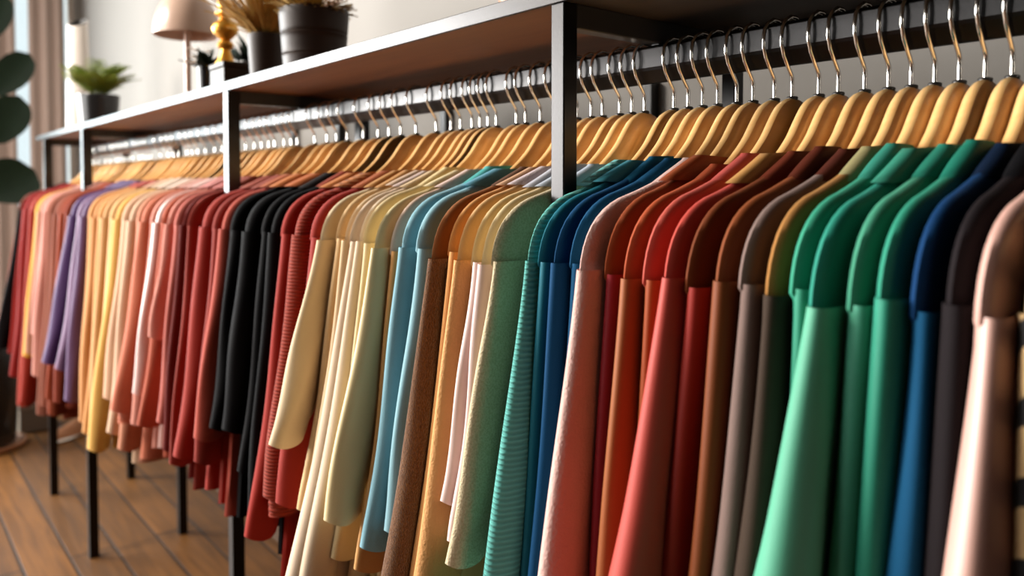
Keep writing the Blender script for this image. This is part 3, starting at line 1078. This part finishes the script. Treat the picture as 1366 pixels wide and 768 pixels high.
# ------------------------------------------------------------------ broad-leaved plant at the left edge
px, py = -5.22, .50
e = empty('broad_leaved_plant', (px, py, 0), 'tall plant with broad dark leaves in a black planter at the left edge', 'potted plant')
m = MB(); m.lathe([(.15, .03), (.155, .04), (.185, .56), (.188, .58), (.172, .58), (.168, .54)], 40, cap1=False); m.build('planter', M_POTB, e)
m = MB(); m.lathe([(.17, .535), (.08, .545), (.002, .548)], 24); m.build('soil', M_SOIL, e)
m = MB(); m.lathe([(.17, 0), (.20, .008), (.205, .032), (.195, .032), (.185, .015), (.002, .012)], 40); m.build('saucer', M_LEATH, e)
trunk = [(0, 0, .54), (.01, -.01, .9), (-.01, .0, 1.3), (.0, .01, 1.7), (.01, 0, 2.2)]
m = MB(); m.tube(trunk, [.014, .013, .012, .010, .006], 10); m.build('trunk', M_STEM, e)


def big_leaf(base, tip, w, droop, tilt=0.):
    base, tip = Vector(base), Vector(tip)
    ax = tip - base
    L = ax.length
    ax.normalize()
    view = Vector((-px, -py, 0)).normalized()
    side = ax.cross(view).normalized()
    nrm = side.cross(ax)
    m = MB()
    a = base * 1
    K = 12
    fr, rings = [], []
    for k in range(K + 1):
        t = k / K
        ww = w * (math.sin(math.pi * (t * .93 + .035)) ** .62) * (.75 + .5 * t) if 0 < k < K else w * .04
        c = base + ax * L * t + Vector((0, 0, -droop * t * t))
        rings.append([c - side * ww + nrm * ww * .25, c - side * ww * .5 + nrm * ww * .07, c, c + side * ww * .5 + nrm * ww * .07, c + side * ww + nrm * ww * .25,
                      c + side * ww * .5 + nrm * (ww * .07 + .002), c + nrm * .003, c - side * ww * .5 + nrm * (ww * .07 + .002)])
    m.rings(rings, True, True)
    z = min(1.0, 1)
    tr = min(trunk, key=lambda q: abs(q[2] - base.z + .12))
    m.tube([tr, (Vector(tr) + base) / 2 + Vector((0, 0, .02)), base, base + ax * L * .9 + Vector((0, 0, -droop * .8))], [.005, .004, .0035, .001], 6)
    m.build('leaf', M_LEAFD, e)


O = Vector((px, py, 0))
for (u0, v0, u1, v1, w, dr) in ((-12, 128, 40, 72, .085, .0), (-6, 192, 26, 128, .10, .0), (-18, 262, 46, 222, .135, .02),
                                (-60, 90, -90, 20, .09, 0), (-60, 200, -120, 180, .1, .03), (-55, 300, -110, 290, .1, .03), (-30, 60, 5, -10, .09, 0)):
    a = on_y(u0, v0, py - .02); a = on_x(u0, v0, px + .03)
    b = on_x(u1, v1, px + .10)
    big_leaf(a - O, b - O, w, dr)

# low box on the floor behind the end of the rack
d = ray(40, 571); t = -HC / d.z
e = empty('storage_box', (d.x * t, d.y * t, 0), 'low grey brown box on the floor behind the far end of the rack', 'box', rz=math.radians(8))
m = MB(); m.box(-.10, .10, -.08, .10, 0, .135); m.build('box_body', plain('box_card', (112, 100, 86), .7), e, smooth=False, bevel=.004)
m = MB(); m.box(-.105, .105, -.085, .105, .136, .17); m.build('box_lid', plain('box_lid_card', (134, 122, 108), .7), e, smooth=False, bevel=.004)
# shoe on the floor by the wall
d = ray(95, 577)
t = -(HC - .03) / d.z
e = empty('shoe', (d.x * t, d.y * t, 0), 'small tan and white shoe on the floor behind the left legs', 'shoe', rz=math.radians(-60))
m = MB()
rings = []
for k in range(13):
    t = k / 12
    w = .038 * (math.sin(math.pi * (.12 + .80 * t)) ** .5) * (1 - .15 * math.sin(t * 6))
    rings.append([(-.13 + .26 * t + 0 * c, w * c, .012 + (.012 if s > 0 else -.012) * abs(s)) for c, s in [(math.cos(a), math.sin(a)) for a in [2 * math.pi * j / 14 for j in range(14)]]])
m.rings(rings, True, True); m.build('sole', M_SOLE, e)
m = MB()
rings = []
for k in range(13):
    t = k / 12
    w = .036 * (math.sin(math.pi * (.12 + .80 * t)) ** .5)
    hh_ = .075 * (1 - t) ** .8 + .032
    rings.append([(-.128 + .255 * t, w * c * (1 - .3 * max(0, s)), .02 + max(0, s) * hh_) for c, s in [(math.cos(a), math.sin(a)) for a in [2 * math.pi * j / 14 for j in range(14)]]])
m.rings(rings, True, True); m.build('upper', M_LEATH, e)

# ------------------------------------------------------------------ light
w = bpy.data.worlds.new('sky'); SC.world = w
w.use_nodes = True
bg = w.node_tree.nodes['Background']
bg.inputs['Color'].default_value = (.78, .92, .96, 1)
bg.inputs['Strength'].default_value = .75


def area(name, loc, direction, sx, sy, energy, col):
    l = bpy.data.lights.new(name, 'AREA')
    l.shape = 'RECTANGLE'
    l.size, l.size_y = sx, sy
    l.energy = energy
    l.color = col
    o = bpy.data.objects.new(name, l)
    COL.objects.link(o)
    o.location = loc
    o.rotation_euler = Vector(direction).to_track_quat('-Z', 'Y').to_euler()
    return o


zc, zh = (W2[2] + W2[3]) / 2, W2[3] - W2[2] - .1
area('window_daylight', (XL - .02, (W2[0] - 1.3) / 2, zc), (1, 0, 0), -1.3 - W2[0], zh, 800, (1, .985, .955))
area('window_daylight_near', (XL - .02, (W2[1] - 1.3) / 2, zc), (1, 0, 0), W2[1] + 1.3, zh, 90, (.82, .96, 1))
area('corner_window_daylight', (XL - .11, (W1[0] + W1[1]) / 2, (W1[2] + W1[3]) / 2), (1, 0, 0), W1[1] - W1[0] - .1, W1[3] - W1[2] - .1, 14, (.86, .97, 1))
area('added_front_fill', (-3.7, YF + .03, 2.05), (0, 1, 0), 2.8, 2.2, 120, (1, .97, .93))  # frontal fill through the added window, widens the lit part of the sleeves
area('added_overhead_fill', (-3.3, -1.4, ZC - .25), (.42, .72, -.62), .9, .5, 110, (1, .93, .84))  # unseen overhead fill, added to brighten shoulder tops and hangers

SC.view_settings.view_transform = 'Standard'
SC.view_settings.look = 'None'
SC.view_settings.exposure = .52
SC.view_settings.gamma = 1
SC.view_settings.use_curve_mapping = False
